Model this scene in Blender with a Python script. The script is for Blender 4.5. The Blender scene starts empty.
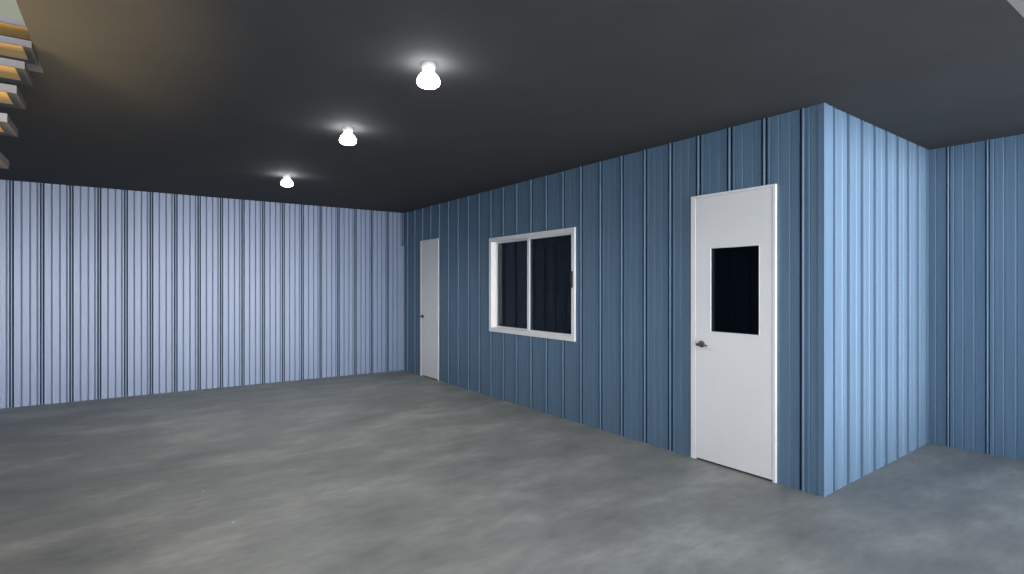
import bpy, bmesh, math, random
from mathutils import Vector
random.seed(4)
C = bpy.context.scene.collection
PI = math.pi

# ------------------------------------------------------------------ materials
def mat(name, color, rough=0.5, metal=0.0, spec=0.5, emit=None, estr=0.0):
    m = bpy.data.materials.new(name); m.use_nodes = True
    b = m.node_tree.nodes['Principled BSDF']
    b.inputs['Base Color'].default_value = (*color, 1)
    b.inputs['Roughness'].default_value = rough
    b.inputs['Metallic'].default_value = metal
    b.inputs['Specular IOR Level'].default_value = spec
    if emit:
        b.inputs['Emission Color'].default_value = (*emit, 1)
        b.inputs['Emission Strength'].default_value = estr
    return m

def noise(nt, scale, sc, detail=4, rough=0.55, dist=0.0):
    tc = nt.nodes.new('ShaderNodeTexCoord'); mp = nt.nodes.new('ShaderNodeMapping')
    mp.inputs['Scale'].default_value = sc
    n = nt.nodes.new('ShaderNodeTexNoise')
    n.inputs['Scale'].default_value = scale; n.inputs['Detail'].default_value = detail
    n.inputs['Roughness'].default_value = rough; n.inputs['Distortion'].default_value = dist
    nt.links.new(tc.outputs['Object'], mp.inputs['Vector'])
    nt.links.new(mp.outputs['Vector'], n.inputs['Vector'])
    return n

def ramp(nt, src, stops):
    r = nt.nodes.new('ShaderNodeValToRGB'); e = r.color_ramp.elements
    while len(e) < len(stops): e.new(0.5)
    for i, (p, c) in enumerate(stops):
        e[i].position = p; e[i].color = (*c, 1)
    nt.links.new(src, r.inputs['Fac'])
    return r

def mixc(nt, a, b, fac, mode='MIX'):
    m = nt.nodes.new('ShaderNodeMix'); m.data_type = 'RGBA'; m.blend_type = mode
    if isinstance(fac, float): m.inputs[0].default_value = fac
    else: nt.links.new(fac, m.inputs[0])
    nt.links.new(a, m.inputs[6]); nt.links.new(b, m.inputs[7])
    return m.outputs[2]

def noisy(name, c0, c1, scale, sc=(1, 1, 1), rough=0.5, detail=4, spec=0.5, bump=0.0, lo=0.3, hi=0.7, metal=0.0):
    m = mat(name, c0, rough, metal, spec); nt = m.node_tree; b = nt.nodes['Principled BSDF']
    n = noise(nt, scale, sc, detail)
    r = ramp(nt, n.outputs['Fac'], [(lo, c0), (hi, c1)])
    nt.links.new(r.outputs['Color'], b.inputs['Base Color'])
    if bump:
        bp = nt.nodes.new('ShaderNodeBump'); bp.inputs['Strength'].default_value = bump
        bp.inputs['Distance'].default_value = 0.004
        nt.links.new(n.outputs['Fac'], bp.inputs['Height']); nt.links.new(bp.outputs['Normal'], b.inputs['Normal'])
    return m

# painted steel cladding: slate blue with faint vertical drawn streaks
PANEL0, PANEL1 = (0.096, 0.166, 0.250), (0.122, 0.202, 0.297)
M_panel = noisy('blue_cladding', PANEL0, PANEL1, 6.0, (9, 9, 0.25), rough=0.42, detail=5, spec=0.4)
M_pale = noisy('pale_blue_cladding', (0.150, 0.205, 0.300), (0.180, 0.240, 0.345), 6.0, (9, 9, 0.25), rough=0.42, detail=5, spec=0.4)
M_seam_shade = noisy('navy_seam_shade', (0.009, 0.018, 0.034), (0.013, 0.024, 0.044), 7.0, (9, 9, 0.3), rough=0.7, spec=0.12)  # dark navy that puts slot shadow into the colour of the seams
M_trim = noisy('blue_flashing', PANEL0, PANEL1, 5.0, (6, 6, 0.3), rough=0.42, spec=0.4)
M_ceil = noisy('dark_ceiling_paint', (0.062, 0.064, 0.067), (0.069, 0.071, 0.074), 3.0, rough=0.9, spec=0.1)
M_white = noisy('white_door_paint', (0.79, 0.80, 0.81), (0.83, 0.835, 0.84), 2.5, rough=0.45, spec=0.4)
M_vinyl = noisy('white_vinyl', (0.80, 0.81, 0.82), (0.84, 0.845, 0.85), 4.0, rough=0.4, spec=0.4)
M_black = noisy('black_plastic', (0.008, 0.008, 0.010), (0.014, 0.014, 0.016), 20, rough=0.6)
M_chrome = noisy('satin_nickel', (0.14, 0.14, 0.14), (0.18, 0.18, 0.18), 30, rough=0.28, metal=1.0)
M_steel = noisy('grey_steel', (0.034, 0.040, 0.060), (0.044, 0.051, 0.075), 9, rough=0.5, spec=0.4)
M_dsteel = noisy('dark_steel', (0.06, 0.06, 0.058), (0.075, 0.075, 0.07), 9, rough=0.55, spec=0.4)
M_wood = noisy('yellow_pine', (0.64, 0.42, 0.15), (0.78, 0.53, 0.21), 5, (0.6, 9, 9), rough=0.55, spec=0.3)
M_upper = noisy('pale_green_plaster', (0.105, 0.115, 0.075), (0.12, 0.13, 0.085), 2, rough=0.8)
M_cap = noisy('white_lamp_housing', (0.30, 0.30, 0.31), (0.34, 0.34, 0.35), 8, rough=0.5)
M_bulb = mat('lit_bulb', (0.9, 0.9, 0.9), 0.4, emit=(1.0, 0.985, 0.97), estr=30.0)

def make_floor_mat():
    m = mat('polished_concrete', (0.2, 0.2, 0.2), 0.55, 0, 0.35); nt = m.node_tree; b = nt.nodes['Principled BSDF']
    n1 = noise(nt, 1.9, (0.7, 1.25, 1), 8, 0.62, 0.12)
    n2 = noise(nt, 0.45, (1, 1, 1), 3, 0.5, 0.2)
    n3 = noise(nt, 14, (0.6, 1.6, 1), 5, 0.65)
    r1 = ramp(nt, n1.outputs['Fac'], [(0.30, (0.185, 0.197, 0.192)), (0.52, (0.262, 0.275, 0.262)), (0.74, (0.385, 0.40, 0.38))])
    r2 = ramp(nt, n2.outputs['Fac'], [(0.30, (0.80, 0.80, 0.82)), (0.70, (1.12, 1.12, 1.08))])
    r3 = ramp(nt, n3.outputs['Fac'], [(0.30, (0.90, 0.90, 0.90)), (0.70, (1.09, 1.09, 1.09))])
    c = mixc(nt, r1.outputs['Color'], r2.outputs['Color'], 1.0, 'MULTIPLY')
    c = mixc(nt, c, r3.outputs['Color'], 1.0, 'MULTIPLY')
    # small pale chips in the slab
    tc = nt.nodes.new('ShaderNodeTexCoord'); v = nt.nodes.new('ShaderNodeTexVoronoi'); v.inputs['Scale'].default_value = 2.6
    nt.links.new(tc.outputs['Object'], v.inputs['Vector'])
    r4 = ramp(nt, v.outputs['Distance'], [(0.018, (1, 1, 1)), (0.030, (0, 0, 0))])
    pale = nt.nodes.new('ShaderNodeRGB'); pale.outputs[0].default_value = (0.55, 0.56, 0.54, 1)
    c = mixc(nt, c, pale.outputs[0], r4.outputs['Color'])
    nt.links.new(c, b.inputs['Base Color'])
    rr = ramp(nt, n1.outputs['Fac'], [(0.3, (0.50,) * 3), (0.7, (0.62,) * 3)])
    nt.links.new(rr.outputs['Color'], b.inputs['Roughness'])
    return m
M_floor = make_floor_mat()

def make_glass():
    m = bpy.data.materials.new('window_glass'); m.use_nodes = True; nt = m.node_tree
    nt.nodes.clear()
    out = nt.nodes.new('ShaderNodeOutputMaterial'); mx = nt.nodes.new('ShaderNodeMixShader')
    fr = nt.nodes.new('ShaderNodeFresnel'); fr.inputs['IOR'].default_value = 1.45
    tr = nt.nodes.new('ShaderNodeBsdfTransparent'); tr.inputs['Color'].default_value = (0.55, 0.60, 0.64, 1)
    gl = nt.nodes.new('ShaderNodeBsdfGlossy'); gl.inputs['Roughness'].default_value = 0.03
    gl.inputs['Color'].default_value = (0.9, 0.95, 1, 1)
    nt.links.new(fr.outputs[0], mx.inputs[0]); nt.links.new(tr.outputs[0], mx.inputs[1]); nt.links.new(gl.outputs[0], mx.inputs[2])
    nt.links.new(mx.outputs[0], out.inputs['Surface'])
    return m
M_glass = make_glass()

# ------------------------------------------------------------------ helpers
def box(bm, lo, hi, bev=0.0):
    lo, hi = [min(a, b) for a, b in zip(lo, hi)], [max(a, b) for a, b in zip(lo, hi)]
    vs = [bm.verts.new((x, y, z)) for x in (lo[0], hi[0]) for y in (lo[1], hi[1]) for z in (lo[2], hi[2])]
    fs = [bm.faces.new([vs[i] for i in f]) for f in ((0, 1, 3, 2), (4, 6, 7, 5), (0, 4, 5, 1), (2, 3, 7, 6), (0, 2, 6, 4), (1, 5, 7, 3))]
    if bev:
        es = list({e for f in fs for e in f.edges})
        bmesh.ops.bevel(bm, geom=es, offset=bev, segments=2, affect='EDGES', profile=0.5)

def lathe(bm, c, prof, axis='z', n=32):
    rings = []
    for r, h in prof:
        ring = []
        for i in range(n):
            a = 2 * PI * i / n; p, q = r * math.cos(a), r * math.sin(a)
            v = (p, q, h) if axis == 'z' else (h, p, q)
            ring.append(bm.verts.new((c[0] + v[0], c[1] + v[1], c[2] + v[2])))
        rings.append(ring)
    for a, b in zip(rings, rings[1:]):
        for i in range(n):
            bm.faces.new((a[i], a[(i + 1) % n], b[(i + 1) % n], b[i]))
    bm.faces.new(rings[0]); bm.faces.new(rings[-1][::-1])

def tube(bm, pts, rads, n=14):
    pts = [Vector(p) for p in pts]; rings = []
    for i, p in enumerate(pts):
        d = (pts[min(i + 1, len(pts) - 1)] - pts[max(i - 1, 0)]).normalized()
        a = d.cross(Vector((0, 0, 1)))
        if a.length < 0.1: a = d.cross(Vector((1, 0, 0)))
        a.normalize(); b = d.cross(a)
        rings.append([bm.verts.new(p + (a * math.cos(2 * PI * k / n) + b * math.sin(2 * PI * k / n)) * rads[i]) for k in range(n)])
    for a, b in zip(rings, rings[1:]):
        for k in range(n):
            bm.faces.new((a[k], a[(k + 1) % n], b[(k + 1) % n], b[k]))
    bm.faces.new(rings[0]); bm.faces.new(rings[-1][::-1])

def obj(name, bm, m, parent=None, smooth=False):
    bmesh.ops.recalc_face_normals(bm, faces=bm.faces[:])
    me = bpy.data.meshes.new(name); bm.to_mesh(me); bm.free()
    me.materials.append(m)
    if smooth:
        for p in me.polygons: p.use_smooth = True
        me.set_sharp_from_angle(angle=math.radians(40))
    o = bpy.data.objects.new(name, me); C.objects.link(o)
    if parent:
        o.parent = parent; o.location = -Vector(parent.location) if parent.parent is None else (0, 0, 0)
    return o

def tag(o, label, cat, kind=None, group=None):
    o['label'] = label; o['category'] = cat
    if kind: o['kind'] = kind
    if group: o['group'] = group
    return o

def empty(name, loc):
    o = bpy.data.objects.new(name, None); C.objects.link(o); o.location = loc; o.empty_display_size = 0.2
    return o

# ------------------------------------------------------------------ dimensions (metres, camera at x=y=0)
H = 2.60            # ceiling height
XW = 3.76           # face of the office partition
YC = 1.755          # face of its short return
YF = 8.415          # face of the far wall
XR = 5.825          # face of the right-hand wall
XL = -3.2           # left wall
YE = 0.677          # outer edge of the ceiling, the bay is open beyond it
XS = -0.38          # edge of the stair opening
T = 0.13

def rib_profile(u0, u1, first, pitch, minors=(0.32, 0.60, 0.84), major=1.0, md=0.026, mw=1.0, soft=False, seal=0.0):
    pts = []
    k0 = math.floor((u0 - first) / pitch) - 1; k1 = math.ceil((u1 - first) / pitch) + 1
    mj = [(-.028, 0), (-.016, -.080), (-.0075, .008), (-.0045, .012), (.0045, .012), (.0075, .008), (.016, -.080), (.028, 0)]
    if soft: mj = [(-.045, 0), (-.022, -soft), (-.012, -soft), (-.006, .004), (.006, .004), (.012, -soft), (.022, -soft), (.045, 0)]
    if seal: mj = [(-.008 - seal, 0), (-.007 - seal, -.006), (-.0065, -.008), (-.0055, .008), (-.003, .011), (.003, .011), (.0055, .008), (.0065, -.008), (.007 + seal, -.006), (.008 + seal, 0)]  # seal sets the width of the strips coloured as slot shade
    mn = [(-.0085 * mw, 0), (0, -md), (.0085 * mw, 0)]
    for k in range(k0, k1 + 1):
        c = first + k * pitch
        pts += [(c + a * major, d) for a, d in mj]
        for m in minors: pts += [(c + m * pitch + a, d) for a, d in mn]
    pts.sort(key=lambda p: p[0])
    def dep(u):
        for (a, da), (b, db) in zip(pts, pts[1:]):
            if a <= u <= b: return da + (db - da) * (u - a) / max(b - a, 1e-9)
        return 0
    return [(u0, dep(u0))] + [p for p in pts if u0 + 1e-4 < p[0] < u1 - 1e-4] + [(u1, dep(u1))], dep

def clad_wall(name, label, fn, u0, u1, first, pitch, z0=0.0, z1=H, holes=(), sheet=None, **kw):
    """ribbed sheet wall; fn(u, d, z) -> xyz with d the depth off the face (negative = into the wall)"""
    prof, dep = rib_profile(u0, u1, first, pitch, **kw)
    us = {round(u, 6): d for u, d in prof}
    for a, b, _, _ in holes:
        for u in (a, b): us[round(u, 6)] = dep(u)
    us = sorted(us.items())
    bm = bmesh.new(); cache = {}
    def V(u, d, z):
        k = (round(u, 5), round(d, 5), round(z, 5))
        if k not in cache: cache[k] = bm.verts.new(fn(u, d, z))
        return cache[k]
    zs = sorted({z0, z1, *[h[2] for h in holes if h[2] > z0], *[h[3] for h in holes]})
    for (a, da), (b, db) in zip(us, us[1:]):
        mid = (a + b) / 2
        for za, zb in zip(zs, zs[1:]):
            zm = (za + zb) / 2
            if any(h[0] < mid < h[1] and h[2] < zm < h[3] for h in holes): continue
            f = bm.faces.new((V(a, da, za), V(b, db, za), V(b, db, zb), V(a, da, zb)))
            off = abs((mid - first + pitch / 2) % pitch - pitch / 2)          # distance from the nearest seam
            if kw.get('seal') and 0.0066 < off < 0.0069 + kw['seal']: f.material_index = 1  # strips beside the ridge take the painted slot shadow
            bm.faces.new((V(a, -T, za), V(a, -T, zb), V(b, -T, zb), V(b, -T, za)))
    for u, d in (us[0], us[-1]):
        bm.faces.new((V(u, d, z0), V(u, d, z1), V(u, -T, z1), V(u, -T, z0)))
    for a, b, c, d in holes:                                    # reveals of the openings
        da, db = dict(us)[round(a, 6)], dict(us)[round(b, 6)]
        for u, dd in ((a, da), (b, db)):
            bm.faces.new((V(u, dd, max(c, z0)), V(u, dd, d), V(u, -T, d), V(u, -T, max(c, z0))))
        for z in ([d] if c <= z0 else [c, d]):
            bm.faces.new((V(a, -.04, z), V(b, -.04, z), V(b, -T, z), V(a, -T, z)))
    o = obj(name, bm, sheet or M_panel); o.data.materials.append(M_seam_shade)
    return tag(o, label, 'wall', 'structure')

# ------------------------------------------------------------------ setting
bm = bmesh.new(); box(bm, (XL - T, -1.0, -0.12), (XR + T, YF + T, 0.0))
tag(obj('floor', bm, M_floor), 'mottled grey polished concrete floor of the bay', 'floor', 'structure')

# ceiling with the stair opening (x from -1.40 to XS, y from 1.0 to 4.06)
OX0, OY0, OY1 = -1.42, 1.30, 4.06
bm = bmesh.new()
CT = 0.20
xs = [XL - T, OX0, XS, XR + T]; ys = [YE, OY0, OY1, YF + T]
cv = {}
def cvv(i, j, z):
    if (i, j, z) not in cv: cv[i, j, z] = bm.verts.new((xs[i], ys[j], H + z))
    return cv[i, j, z]
for i in range(3):
    for j in range(3):
        if (i, j) == (1, 1): continue
        for z in (0, CT):
            bm.faces.new([cvv(i, j, z), cvv(i + 1, j, z), cvv(i + 1, j + 1, z), cvv(i, j + 1, z)])
def cside(a, b): bm.faces.new([cvv(*a, 0), cvv(*b, 0), cvv(*b, CT), cvv(*a, CT)])
for k in range(3):
    cside((k, 0), (k + 1, 0)); cside((k, 3), (k + 1, 3)); cside((0, k), (0, k + 1)); cside((3, k), (3, k + 1))
cside((1, 1), (2, 1)); cside((1, 2), (2, 2)); cside((1, 1), (1, 2)); cside((2, 1), (2, 2))
tag(obj('ceiling', bm, M_ceil), 'smooth dark charcoal ceiling with three lit bulbs', 'ceiling', 'structure')

DOOR1 = (2.071, 2.781, -0.01, 2.115)      # near door, outer frame y0 y1 z0 z1
DOOR2 = (7.165, 7.775, -0.01, 2.095)
WIN = (4.186, 5.798, 0.822, 1.994)
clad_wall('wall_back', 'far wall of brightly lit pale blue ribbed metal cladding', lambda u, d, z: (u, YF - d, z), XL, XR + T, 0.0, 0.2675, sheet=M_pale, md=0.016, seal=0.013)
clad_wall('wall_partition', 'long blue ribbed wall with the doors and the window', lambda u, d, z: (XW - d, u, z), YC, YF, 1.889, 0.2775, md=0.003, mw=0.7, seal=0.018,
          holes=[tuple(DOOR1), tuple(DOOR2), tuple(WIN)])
clad_wall('wall_return', 'short blue ribbed wall facing the open side, right of the near door', lambda u, d, z: (u, YC + 0.0325 * (u - XW) - d, z), XW + 0.004, XR, 3.695, 0.233,
          minors=(0.5,), md=0.004, soft=0.026)
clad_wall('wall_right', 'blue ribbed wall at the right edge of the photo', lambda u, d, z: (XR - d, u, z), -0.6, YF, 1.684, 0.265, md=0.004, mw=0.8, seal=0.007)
clad_wall('wall_left', 'blue ribbed wall of the bay beyond the stairs', lambda u, d, z: (XL + d, u, z), YE, YF, 1.0, 0.2675)

# folded flashing on the outside corner of the partition
bm = bmesh.new()
box(bm, (XW - 0.006, YC - 0.006, 0.0), (XW + 0.034, YC, H)); box(bm, (XW - 0.006, YC, 0.0), (XW, YC + 0.034, H))
tag(obj('trim_1', bm, M_trim), 'folded blue metal flashing on the corner right of the near door', 'corner trim', 'structure')
# folded flashing in the far corner
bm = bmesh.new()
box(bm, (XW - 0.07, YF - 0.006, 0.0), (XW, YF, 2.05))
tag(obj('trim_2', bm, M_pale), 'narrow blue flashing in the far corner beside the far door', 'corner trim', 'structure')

# upper level seen through the stair opening
bm = bmesh.new(); box(bm, (OX0 - 1.5, 5.2, H + CT), (XS + 1.2, 5.35, 5.2))
tag(obj('wall_upper', bm, M_upper), 'pale green plaster wall upstairs, seen through the stair opening', 'wall', 'structure')

# ------------------------------------------------------------------ doors
def handle(parent, y, z, ydir, x):
    """lever handle on a face that looks towards -x"""
    bm = bmesh.new(); lathe(bm, (x, y, z), [(0.027, 0.0), (0.027, -0.006), (0.023, -0.010), (0.011, -0.012), (0.010, -0.045), (0.012, -0.047), (0.012, -0.060), (0.008, -0.063)], axis='x', n=24)
    h = obj('door_handle', bm, M_chrome, parent, smooth=True); h.location = (0, 0, 0)
    bm = bmesh.new()
    tube(bm, [(x - 0.053, y, z), (x - 0.054, y + ydir * 0.03, z), (x - 0.052, y + ydir * 0.05, z - 0.002), (x - 0.047, y + ydir * 0.075, z - 0.004), (x - 0.045, y + ydir * 0.082, z - 0.004)],
         [0.010, 0.009, 0.008, 0.0075, 0.004])
    l = obj('lever', bm, M_chrome, parent, smooth=True); l.location = (0, 0, 0)
    return h

def door(name, label, y0, y1, z1, lite=None, hz=0.93, jamb=0.045, hinge=0.026):
    t = empty(name, (XW, (y0 + y1) / 2, 0)); tag(t, label, 'door', 'structure')
    # frame: two jambs and a head, standing a little proud of the cladding
    xo, xi = XW - 0.018, XW + 0.10
    head = 0.020
    bm = bmesh.new()
    box(bm, (xo, y0, 0), (xi, y0 + hinge, z1), 0.003); box(bm, (xo, y1 - jamb, 0), (xi, y1, z1), 0.003)
    box(bm, (xo, y0 + hinge - .002, z1 - head), (xi, y1 - jamb + .002, z1), 0.002)
    # rebate stops behind the leaf
    box(bm, (XW + 0.046, y0 + hinge - .001, 0), (XW + 0.060, y0 + hinge + 0.012, z1 - jamb)); box(bm, (XW + 0.046, y1 - jamb - 0.012, 0), (XW + 0.060, y1 - jamb + .001, z1 - jamb))
    obj('door_frame', bm, M_white, t)
    ly0, ly1, lz0, lz1 = y0 + hinge + 0.003, y1 - jamb - 0.003, 0.016, z1 - head - 0.002
    fx, bx = XW - 0.016, XW + 0.032
    bm = bmesh.new()
    if lite:
        a, b, c, d = lite
        box(bm, (fx, ly0, lz0), (bx, ly1, c)); box(bm, (fx, ly0, d), (bx, ly1, lz1))
        box(bm, (fx, ly0, c), (bx, a, d)); box(bm, (fx, b, c), (bx, ly1, d))
    else:
        box(bm, (fx, ly0, lz0), (bx, ly1, lz1), 0.002)
    leaf = obj('door_leaf', bm, M_white, t)
    leaf.location = -t.location
    if lite:
        a, b, c, d = lite; w = 0.006
        bm = bmesh.new()
        for lo, hi in (((a, c), (a + w, d)), ((b - w, c), (b, d)), ((a, c), (b, c + w)), ((a, d - w), (b, d))):
            box(bm, (fx - 0.0015, lo[0], lo[1]), (bx + 0.006, hi[0], hi[1]), 0.002)
        f = obj('glazing_bead', bm, M_white, leaf); f.location = (0, 0, 0)
        bm = bmesh.new(); box(bm, (fx + 0.006, a + 0.004, c + 0.004), (fx + 0.012, b - 0.004, d - 0.004))
        g = obj('glass_pane', bm, M_glass, leaf); g.location = (0, 0, 0); g['label'] = 'dark glass pane in the upper half of the door'
    h = handle(leaf, ly1 - 0.055, hz, -1, fx); h['label'] = 'satin metal lever handle'
    # bottom seal in the gap under the leaf
    bm = bmesh.new(); box(bm, (XW + 0.006, ly0, 0.0), (XW + 0.030, ly1, 0.0155))
    s = obj('bottom_seal', bm, M_black, leaf); s.location = (0, 0, 0); s['label'] = 'black seal strip under the door'
    return t
door('door_1', 'near white door with a dark glass pane in its upper half', DOOR1[0], DOOR1[1], DOOR1[3], lite=(2.192, 2.602, 1.030, 1.692), hz=0.930)
door('door_2', 'plain narrow white door in the far corner', DOOR2[0], DOOR2[1], DOOR2[3], hz=0.925, jamb=0.04)

# ------------------------------------------------------------------ sliding window
y0, y1, z0, z1 = WIN
t = empty('window_1', (XW, (y0 + y1) / 2, z0)); tag(t, 'white framed sliding window with two dark panes in the long blue wall', 'window', 'structure')
fw = 0.052
xo, xi = XW - 0.018, XW + 0.105
bm = bmesh.new()
box(bm, (xo, y0, z0), (xi, y0 + fw, z1), 0.003); box(bm, (xo, y1 - fw, z0), (xi, y1, z1), 0.003)
box(bm, (xo, y0 + fw - .002, z0), (xi, y1 - fw + .002, z0 + fw), 0.003); box(bm, (xo, y0 + fw - .002, z1 - fw), (xi, y1 - fw + .002, z1), 0.003)
obj('window_frame', bm, M_vinyl, t)
ym = 5.005
def sash(a, b, xf, w, mid_at):
    bm = bmesh.new(); c, d = z0 + fw, z1 - fw; xb = xf + 0.032
    for lo, hi in (((a, c), (a + w[0], d)), ((b - w[1], c), (b, d)), ((a + w[0] - .001, c), (b - w[1] + .001, c + w[2])), ((a + w[0] - .001, d - w[2]), (b - w[1] + .001, d))):
        box(bm, (xf, lo[0], lo[1]), (xb, hi[0], hi[1]), 0.002)
    s = obj('window_sash', bm, M_vinyl, t); 
    bm = bmesh.new(); box(bm, (xf + 0.012, a + w[0] - .004, c + w[2] - .004), (xf + 0.018, b - w[1] + .004, d - w[2] + .004))
    g = obj('glass_pane', bm, M_glass, s); g.location = (0, 0, 0)
    return s
near = sash(y0 + fw, ym + 0.022, XW + 0.006, (0.022, 0.044, 0.016), 1)
far = sash(ym - 0.022, y1 - fw, XW + 0.050, (0.044, 0.022, 0.016), 0)
bm = bmesh.new(); box(bm, (XW - 0.030, y0 + 0.026, 1.375), (XW + 0.008, y0 + 0.052, 1.545), 0.005)
box(bm, (XW - 0.038, y0 + 0.032, 1.41), (XW - 0.028, y0 + 0.046, 1.51), 0.004)
l = obj('window_latch', bm, M_black, near); l.location = (0, 0, 0); l['label'] = 'black pull handle on the right sash'

# ------------------------------------------------------------------ ceiling bulbs
def bulb(loc, label):
    t = empty('ceiling_light', loc); tag(t, label, 'ceiling light', group='bulbs along the ceiling')
    x, y, z = loc
    bm = bmesh.new(); lathe(bm, loc, [(0.040, 0.0), (0.040, -0.022), (0.034, -0.030), (0.032, -0.046)], n=32)
    obj('lamp_holder', bm, M_cap, t, smooth=True)
    bm = bmesh.new()
    lathe(bm, loc, [(0.030, -0.044), (0.036, -0.052), (0.050, -0.066), (0.060, -0.084), (0.063, -0.098), (0.060, -0.110), (0.048, -0.120), (0.028, -0.126), (0.008, -0.128)], n=32)
    b = obj('bulb', bm, M_bulb, t, smooth=True); b['label'] = 'glowing white bulb'
    return t
bulb((1.345, 2.69, H), 'nearest and largest looking of the three lit bulbs on the dark ceiling')
bulb((1.385, 4.13, H), 'middle one of the three lit bulbs on the dark ceiling')
bulb((1.43, 6.26, H), 'farthest and smallest looking lit bulb, close to the far wall')

# ------------------------------------------------------------------ open-riser stairs, at the left edge of the photo
RISE, RUN, TH, TD = 0.178, 0.2265, 0.032, 0.262
SX0 = OX0 + 0.02
st = empty('staircase', ((SX0 + XS) / 2, 0.5, 0))
tag(st, 'open riser stairs with grey edged yellow wood treads rising through the ceiling', 'stairs')
ZT, YT = 2.603, 3.583                      # top front edge of the tread level with the ceiling
for k in range(-1, 14):
    z, y = ZT - RISE * k, YT - RUN * k
    if z < 0.1: break
    TD = 0.262 if k >= 0 else 0.245
    # steel pan: nose, back lip, two side rails, open in the middle for the board
    bm = bmesh.new(); bx0, bx1 = SX0 + 0.05, XS - 0.001
    box(bm, (bx0, y, z - TH), (bx1, y + 0.006, z), 0.0015)
    box(bm, (bx0, y + TD - 0.06, z - TH), (bx1, y + TD, z), 0.0015)
    box(bm, (bx0, y + 0.004, z - TH), (bx0 + 0.036, y + TD - 0.058, z), 0.0015)
    box(bm, (bx1 - 0.036, y + 0.004, z - TH), (bx1, y + TD - 0.058, z), 0.0015)
    tr = obj('tread', bm, M_dsteel, st)
    bm = bmesh.new(); box(bm, (bx0 + 0.002, y - 0.005, z - TH + .001), (bx1, y, z + 0.001), 0.001)
    e = obj('nosing', bm, M_steel, tr); e.location = (0, 0, 0); e['label'] = 'pale grey front edge of the tread'
    bm = bmesh.new(); box(bm, (bx0 + 0.035, y + 0.005, z - TH + 0.0015), (bx1 - 0.035, y + TD - 0.059, z - 0.001))
    w = obj('board', bm, M_wood, tr); w.location = (0, 0, 0); w['label'] = 'yellow wooden board in the tread'
# side stringer on the far side, following the pitch
bm = bmesh.new(); s = RISE / RUN
ya, yb = 0.46, 4.02
prof = [(ya, 0.0), (ya + 0.42, 0.0), (yb, ZT + s * (yb - YT) - 0.20), (yb, ZT + s * (yb - YT) + 0.06), (ya, ZT + s * (ya - YT) + 0.06)]
v0 = [bm.verts.new((SX0, y, max(z, 0))) for y, z in prof]; v1 = [bm.verts.new((SX0 + 0.052, y, max(z, 0))) for y, z in prof]
bm.faces.new(v0); bm.faces.new(v1[::-1])
for i in range(len(prof)):
    j = (i + 1) % len(prof); bm.faces.new((v0[i], v0[j], v1[j], v1[i]))
obj('stringer', bm, M_dsteel, st)

# ------------------------------------------------------------------ camera
F = 546.0; YAW = 35.26
cam = bpy.data.cameras.new('camera'); cam.sensor_width = 36; cam.lens = 36 * F / 1024; cam.shift_y = -1.0 / 1024
cam.clip_start = 0.02
co = bpy.data.objects.new('camera', cam); C.objects.link(co)
co.location = (0, 0, 1.392); co.rotation_euler = (PI / 2, 0, math.radians(-YAW))
bpy.context.scene.camera = co

# ------------------------------------------------------------------ light
def light(name, kind, loc, rot, energy, color=(1, 1, 1), **kw):
    l = bpy.data.lights.new(name, kind); l.energy = energy; l.color = color
    for k, v in kw.items(): setattr(l, k, v)
    o = bpy.data.objects.new(name, l); C.objects.link(o); o.location = loc; o.rotation_euler = rot
    return o
# hazy low daylight coming in through the open side behind the camera
light('daylight', 'SUN', (0, -6, 3), (math.radians(90 - 1.0), 0, 0), 4.6, (1.0, 0.95, 0.97), angle=math.radians(30))
# the light the three bulbs throw down into the bay
for x, y, e in ((1.345, 2.69, 50.0), (1.385, 4.13, 50.0), (1.43, 6.26, 75.0)):
    light('bulb_light', 'SPOT', (x, y, H - 0.14), (0, 0, 0), e, (1.0, 0.955, 0.91), spot_size=math.radians(168), spot_blend=0.6, shadow_soft_size=0.05)
# warm uplight left of the frame, plus an unseen spot added to brighten treads
for p, q, e, a in (((-0.3, 0.9, 0.7), (-0.70, 3.1, 2.55), 640.0, 50), ((-0.85, 1.45, 1.42), (-0.80, 3.3, 2.36), 400.0, 46)):
    d = Vector(q) - Vector(p)
    light('stair_lamp_and_fill', 'SPOT', p, d.to_track_quat('-Z', 'Y').to_euler(), e, (1.0, 0.72, 0.34), spot_size=math.radians(a), spot_blend=1.0, shadow_soft_size=0.16)

# hazy sky, brightest low down around the sun
w = bpy.data.worlds.new('sky'); bpy.context.scene.world = w; w.use_nodes = True
nt = w.node_tree; bg = nt.nodes['Background']
tc = nt.nodes.new('ShaderNodeTexCoord'); sp = nt.nodes.new('ShaderNodeSeparateXYZ')
nt.links.new(tc.outputs['Generated'], sp.inputs[0])
rz = ramp(nt, sp.outputs['Z'], [(0.0, (1.7, 1.78, 1.88)), (0.25, (1.15, 1.22, 1.32)), (0.45, (0.85, 0.90, 1.0)), (1.0, (0.45, 0.52, 0.66))])
dt = nt.nodes.new('ShaderNodeVectorMath'); dt.operation = 'DOT_PRODUCT'; dt.inputs[1].default_value = (-0.5, -0.866, 0.0)
nt.links.new(tc.outputs['Generated'], dt.inputs[0])
ra = ramp(nt, dt.outputs['Value'], [(0.0, (0.47, 0.47, 0.50)), (0.38, (1.6, 1.6, 1.66)), (0.7, (1.75, 1.75, 1.75))])
nt.links.new(mixc(nt, rz.outputs['Color'], ra.outputs['Color'], 1.0, 'MULTIPLY'), bg.inputs['Color'])
bg.inputs['Strength'].default_value = 1.0

vs = bpy.context.scene.view_settings
vs.view_transform = 'Standard'; vs.look = 'None'; vs.gamma = 1.0; vs.exposure = 0.0; vs.use_curve_mapping = False
